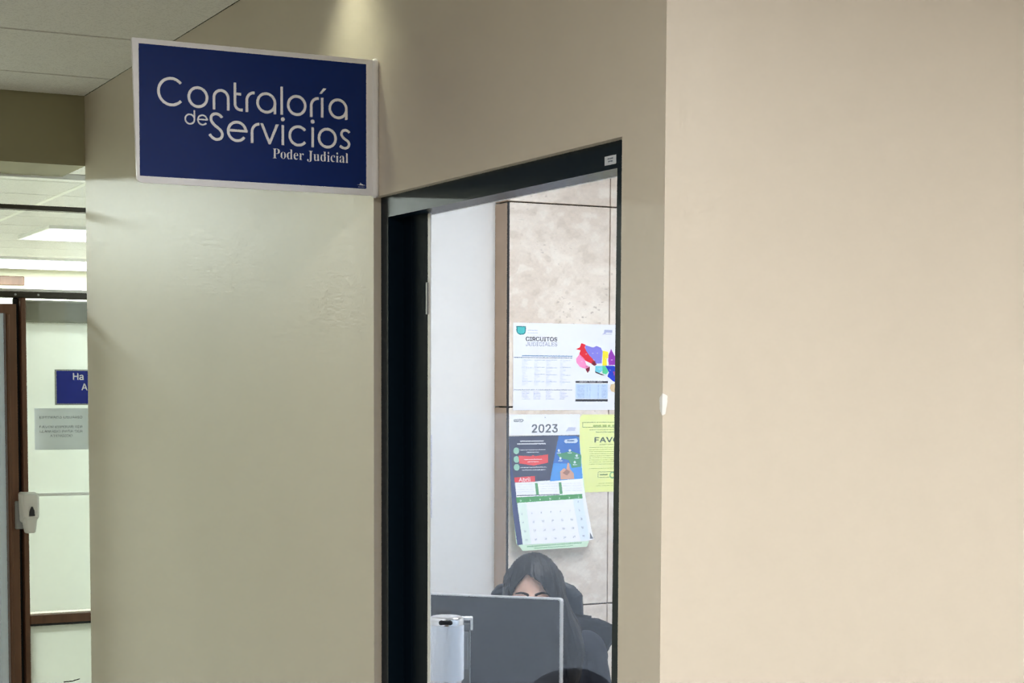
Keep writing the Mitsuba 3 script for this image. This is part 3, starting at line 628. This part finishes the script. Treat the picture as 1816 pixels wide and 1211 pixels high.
add('visitor_chair__seat', soft(man(bx(-.23, .23, .05, .47, .41, .48, .02)), .03, 8).apply_transform(VM), 'black_leather', True)
for i, (x, y, z1) in enumerate(((-.21, .03, .60), (.21, .03, .60), (-.21, .45, .42), (.21, .45, .42))):
    add('visitor_chair__leg' + (f'_{i:03d}' if i else ''), tm(frame_ball([(x, y, .013, .013), (x, y, z1, .013)])).apply_transform(VM), 'black_plastic', 40)

# ------------------------------------------------------------------ office chair and the person on it
PM = axes(E1, E2, (0, 0, 1), (2.394, 4.587, 0))       # local: x to the right of the picture, -y towards the doorway
say('office_chair', 'black office swivel chair with headrest behind the person', 'chair')
hd = Polygon([(-.128, .985), (-.124, 1.06), (-.105, 1.085), (-.05, 1.102), (.09, 1.104), (.135, 1.088), (.163, 1.06), (.168, .985), (.150, .965), (-.11, .965)]).buffer(-.02).buffer(.02)
add('office_chair__headrest', shell(hd, .05, .6, .285, -.03).apply_transform(PM), 'black_leather', True)
bk = Polygon([(-.262, .955), (-.225, .985), (-.10, 1.005), (.14, 1.005), (.19, .995), (.278, .964), (.262, .93), (.246, .893), (.227, .785), (.205, .60), (.17, .54), (-.15, .54), (-.20, .60), (-.22, .76), (-.255, .90)]).buffer(-.015).buffer(.015)
add('office_chair__backrest', shell(bk, .03, .25, .235, .03).apply_transform(PM), 'black_fabric', True)
add('office_chair__headrest_bracket', bx(.0, .05, .33, .36, .90, 1.03, .004).apply_transform(PM), 'black_plastic')
add('office_chair__seat', soft(man(bx(-.24, .26, -.30, .20, .40, .455, .02)), .03, 8).apply_transform(PM), 'black_fabric', True)
add('office_chair__spine', tm(frame_ball([(.01, .10, .39, .02), (.01, .30, .41, .02), (.01, .315, .92, .018)])).apply_transform(PM), 'black_plastic', 40)
add('office_chair__column', lathe([(0, .07), (.03, .07), (.03, .25), (.022, .25), (.022, .40), (0, .40)], 32, (PM @ [.01, -.05, 0, 1])[:3]), 'black_plastic', 35)
for i in range(5):
    t = math.radians(72 * i + 10); sfx = f'_{i:03d}' if i else ''
    x, y = .01 + .30 * math.cos(t), -.05 + .30 * math.sin(t)
    add('office_chair__base_leg' + sfx, tm(frame_ball([(.01, -.05, .10, .026), (x, y, .075, .016)])).apply_transform(PM), 'black_plastic', 40)
    add('office_chair__caster' + sfx, trimesh.creation.cylinder(.028, .04, 24, transform=PM @ axes((0, 0, 1), (math.cos(t), math.sin(t), 0), (-math.sin(t), math.cos(t), 0), (x, y, .0285))), 'black_plastic', 40)
for i, s in enumerate((-1, 1)):
    sfx = f'_{i:03d}' if i else ''
    add('office_chair__armrest' + sfx, tm(frame_ball([(.01 + s * .31, .10, .655, .018), (.01 + s * .31, -.14, .655, .018)])).apply_transform(PM), 'black_plastic', 40)
    add('office_chair__arm_post' + sfx, tm(frame_ball([(.01 + s * .22, .05, .405, .014), (.01 + s * .31, .05, .42, .014), (.01 + s * .31, .05, .64, .014)])).apply_transform(PM), 'black_plastic', 40)

# the person: one continuous body, clothing and hair as its parts
def bones(extra=0.0, arms=True, legs=True, wrist=1.0):
    e = extra
    out = [frame_ball([(-.075, .10, .545, .095 + e), (.085, .10, .545, .095 + e)]),
           m3.Manifold.batch_hull([m3.Manifold.sphere(r_ + e, 24).translate((x, y, z)) for x, y, z, r_ in ((-.07, .10, .57, .09), (.08, .10, .57, .09), (-.055, .085, .70, .088), (.065, .085, .70, .088))]),
           m3.Manifold.batch_hull([m3.Manifold.sphere(r_ + e, 24).translate((x, y, z)) for x, y, z, r_ in ((-.055, .085, .70, .088), (.065, .085, .70, .088), (-.08, .06, .84, .09), (.09, .06, .84, .09))]),
           m3.Manifold.batch_hull([m3.Manifold.sphere(r_ + e, 24).translate((x, y, z)) for x, y, z, r_ in ((-.08, .06, .84, .09), (.09, .06, .84, .09), (-.145, .05, .915, .05), (.155, .05, .915, .05), (0, .045, .955, .05))])]
    if arms:
        for s, w in ((-1, -.15), (1, .165)):
            out.append(frame_ball([(w, .045, .922, .050 + e), (w + s * .052, .06, .70, .041 + e)]))
            out.append(frame_ball([(w + s * .052, .06, .70, .041 + e), (w - s * .02, -.155, .762, .027 + e)]))
    if legs:
        for s in (-1, 1):
            out.append(frame_ball([(s * .085, .08, .545, .085 + e), (s * .115, -.38, .525, .058 + e)]))
            out.append(frame_ball([(s * .115, -.38, .525, .058 + e), (s * .115, -.36, .36, .052 + e), (s * .115, -.34, .09, .036 + e)]))
    return out
def hand(s, w):
    x, y, z = w - s * .02, -.155, .762
    m = [m3.Manifold.batch_hull([m3.Manifold.sphere(.016, 16).translate(q) for q in ((x - s * .012, y - .02, z), (x + s * .016, y - .02, z), (x - s * .030, y - .085, z + .006), (x + s * .026, y - .085, z + .004))])]
    for k, (o, L) in enumerate(((-.030, .068), (-.010, .076), (.010, .070), (.028, .055))):
        fx = x + s * o
        m.append(frame_ball([(fx, y - .080, z + .006, .0088), (fx + s * .002, y - .085 - L * .45, z + .010, .0082), (fx + s * .003, y - .085 - L * .8, z - .002, .0076), (fx + s * .003, y - .085 - L, z - .014, .007)]))
    m.append(frame_ball([(x - s * .022, y - .03, z - .002, .011), (x - s * .048, y - .062, z - .004, .0095), (x - s * .052, y - .092, z - .010, .008)]))
    return union(*m)
body = soft(union(*bones(), frame_ball([(0, .05, .93, .058), (.0, .02, 1.02, .050), (0, .01, 1.06, .05)])), .018, 10)
hands = [soft(hand(s, w), .004, 6) for s, w in ((-1, -.15), (1, .165))]
feet = [soft(m3.Manifold.batch_hull([m3.Manifold.sphere(r_, 20).translate((s * .115, y, z)) for y, z, r_ in ((-.32, .045, .034), (-.40, .04, .036), (-.50, .032, .026))]), .012, 6) for s in (-1, 1)]
# head: a sphere shaped by hand, eyes at half height
ico = trimesh.creation.icosphere(5)
v = np.array(ico.vertices); X, Y, Z = v.T
def gb(x, z, sx_, sz_):
    return np.exp(-((X - x) / sx_) ** 2 - ((Z - z) / sz_) ** 2) * np.clip(-Y * 1.6, 0, 1)
low = np.clip(-Z, 0, 1)
hx = .074 * X * (1 - .34 * low ** 1.4)
hy = .094 * Y + .010 * np.clip(Z, 0, 1) + np.where(Y > 0, -.022 * low, .006 * low * 0)
hz = .112 * Z
hy += -.017 * gb(0, -.26, .13, .15) - .009 * gb(0, -.06, .10, .16)              # nose
hy += .008 * (gb(.40, .03, .18, .11) + gb(-.40, .03, .18, .11))                 # eye sockets
hy += -.004 * (gb(.40, .03, .10, .05) + gb(-.40, .03, .10, .05))                # closed lids
hy += -.0035 * gb(0, .17, .65, .08)                                             # brow ridge
hy += -.006 * (gb(0, -.52, .24, .05) + gb(0, -.60, .20, .05)) + .003 * gb(0, -.56, .26, .02)   # lips
hy += -.007 * gb(0, -.86, .22, .14)                                             # chin
head = trimesh.Trimesh(np.c_[hx, hy, hz], ico.faces, process=False)
tilt = trimesh.transformations.rotation_matrix(math.radians(10), (1, 0, 0))
HM = trimesh.transformations.translation_matrix((0, -.005, 1.098)) @ tilt
head.apply_transform(HM)
ears = [soft(m3.Manifold.sphere(1, 24).scale((.008, .017, .030)).translate((s * .073, .012, 1.088)), .006, 2) for s in (-1, 1)]
person = union(man(body), man(head), *[man(q) for q in hands + feet + ears])
pm_ = tm(person); pm_.apply_transform(PM)
add('person', pm_, 'skin', 50, label='person with long dark hair in a dark top seated behind the monitor', cat='person')
clip = lambda m, z0, z1: m.trim_by_plane((0, 0, 1), z0).trim_by_plane((0, 0, -1), -z1)
sw = soft(union(*bones(.011, legs=False), frame_ball([(0, .055, .925, .066), (0, .045, .965, .062)])), .016, 10)
sv = np.array(sw.vertices)
wr = meshkit.fbm(sv * np.array([22, 22, 14]) + 5, 3, 3) - .5
sw = trimesh.Trimesh(sv + np.asarray(sw.vertex_normals) * (.010 * wr)[:, None], sw.faces, process=False)
sw.apply_transform(PM)
add('person__top', sw, 'knit_dark', True, label='dark long-sleeved top')
tr = soft(union(*bones(.010, arms=False)[:1], *bones(.010, arms=False)[4:]), .02, 8)
tr.apply_transform(PM)
add('person__trousers', tr, 'denim', True, label='dark trousers')
for i, s in enumerate((-1, 1)):
    sh = soft(m3.Manifold.batch_hull([m3.Manifold.sphere(r_, 20).translate((s * .115, y, z)) for y, z, r_ in ((-.32, .045, .042), (-.40, .042, .042), (-.50, .034, .033))]), .012, 6)
    sh.apply_transform(PM)
    add('person__shoe' + (f'_{i:03d}' if i else ''), sh, 'black_leather', True)
    # an eyebrow following the brow ridge
    xs = np.linspace(.013, .047, 9) if s > 0 else -np.linspace(.011, .046, 9)
    pts = []
    for k, x in enumerate(xs):
        t = k / 8; z = 1.1055 + .0055 * math.sin(math.pi * min(1, t * .9 + .08)) - .002 * (1 - t)
        vv = np.asarray(head.vertices); front = vv[vv[:, 1] < -.02]
        y = front[np.argmin((front[:, 0] - x) ** 2 + (front[:, 2] - z) ** 2), 1]
        pts.append((x, y + .0005, z, .0040 - .0018 * t))
    eb = tm(frame_ball(pts)); eb.apply_transform(PM)
    add('person__eyebrow' + (f'_{i:03d}' if i else ''), eb, 'brow', 40, label='dark eyebrow' if i == 0 else None)

# hair: parted in the middle, falling over the shoulders
cap = m3.Manifold.sphere(1, 80).scale((.089, .116, .1165)).translate((.008, .006, 1.1035))
cap = union(cap, m3.Manifold.batch_hull([m3.Manifold.sphere(.05, 32).translate((x, .03, z)) for x, z in ((-.034, 1.13), (.050, 1.13), (-.036, 1.05), (.062, 1.04))]))
cut = man(prism(Polygon([(-.012, 1.164), (-.003, 1.160), (.010, 1.152), (.0286, 1.138), (.042, 1.115), (.052, 1.100), (.060, 1.07), (.064, .95), (-.064, .95), (-.062, 1.07), (-.0565, 1.100), (-.047, 1.1246), (-.034, 1.143), (-.020, 1.158)]), .3, axes((1, 0, 0), (0, 0, 1), (0, -1, 0), (0, -.015, 0))))
cap = cap - cut
cap = cap - m3.Manifold.sphere(1, 32).scale((.060, .075, .09)).translate((0, -.01, 1.05))
locks = [frame_ball([(-.054, -.040, 1.145, .016), (-.062, -.042, 1.105, .018), (-.062, -.035, 1.05, .024), (-.072, -.040, .98, .030), (-.085, -.055, .90, .028), (-.080, -.058, .80, .012)]),
         frame_ball([(-.042, .02, 1.12, .038), (-.046, .03, 1.04, .038), (-.075, .03, .96, .036), (-.09, .02, .90, .026)]),
         frame_ball([(.056, -.044, 1.145, .020), (.070, -.044, 1.110, .022), (.078, -.042, 1.07, .028), (.092, -.040, 1.03, .032), (.112, -.042, .985, .036), (.128, -.050, .93, .034), (.125, -.058, .86, .024), (.115, -.06, .80, .010)]),
         frame_ball([(.056, .015, 1.13, .038), (.068, .015, 1.08, .038), (.086, .012, 1.03, .040), (.118, .012, .985, .034)]),
         frame_ball([(0, .075, 1.13, .035), (0, .085, 1.02, .04), (0, .125, .93, .03)])]
hair = soft(union(cap, *locks), .0055, 12)
hv = np.array(hair.vertices)
ang = np.arctan2(hv[:, 0], -hv[:, 1] + .02)
ridge = meshkit.fbm(np.c_[ang * 22, hv[:, 2] * 5, np.zeros(len(hv))], 3, 9) - .5
hair = trimesh.Trimesh(hv + np.asarray(hair.vertex_normals) * (.005 * ridge)[:, None], hair.faces, process=False)
hair.apply_transform(PM)
add('person__hair', hair, 'hair', True, label='long dark hair parted in the middle')
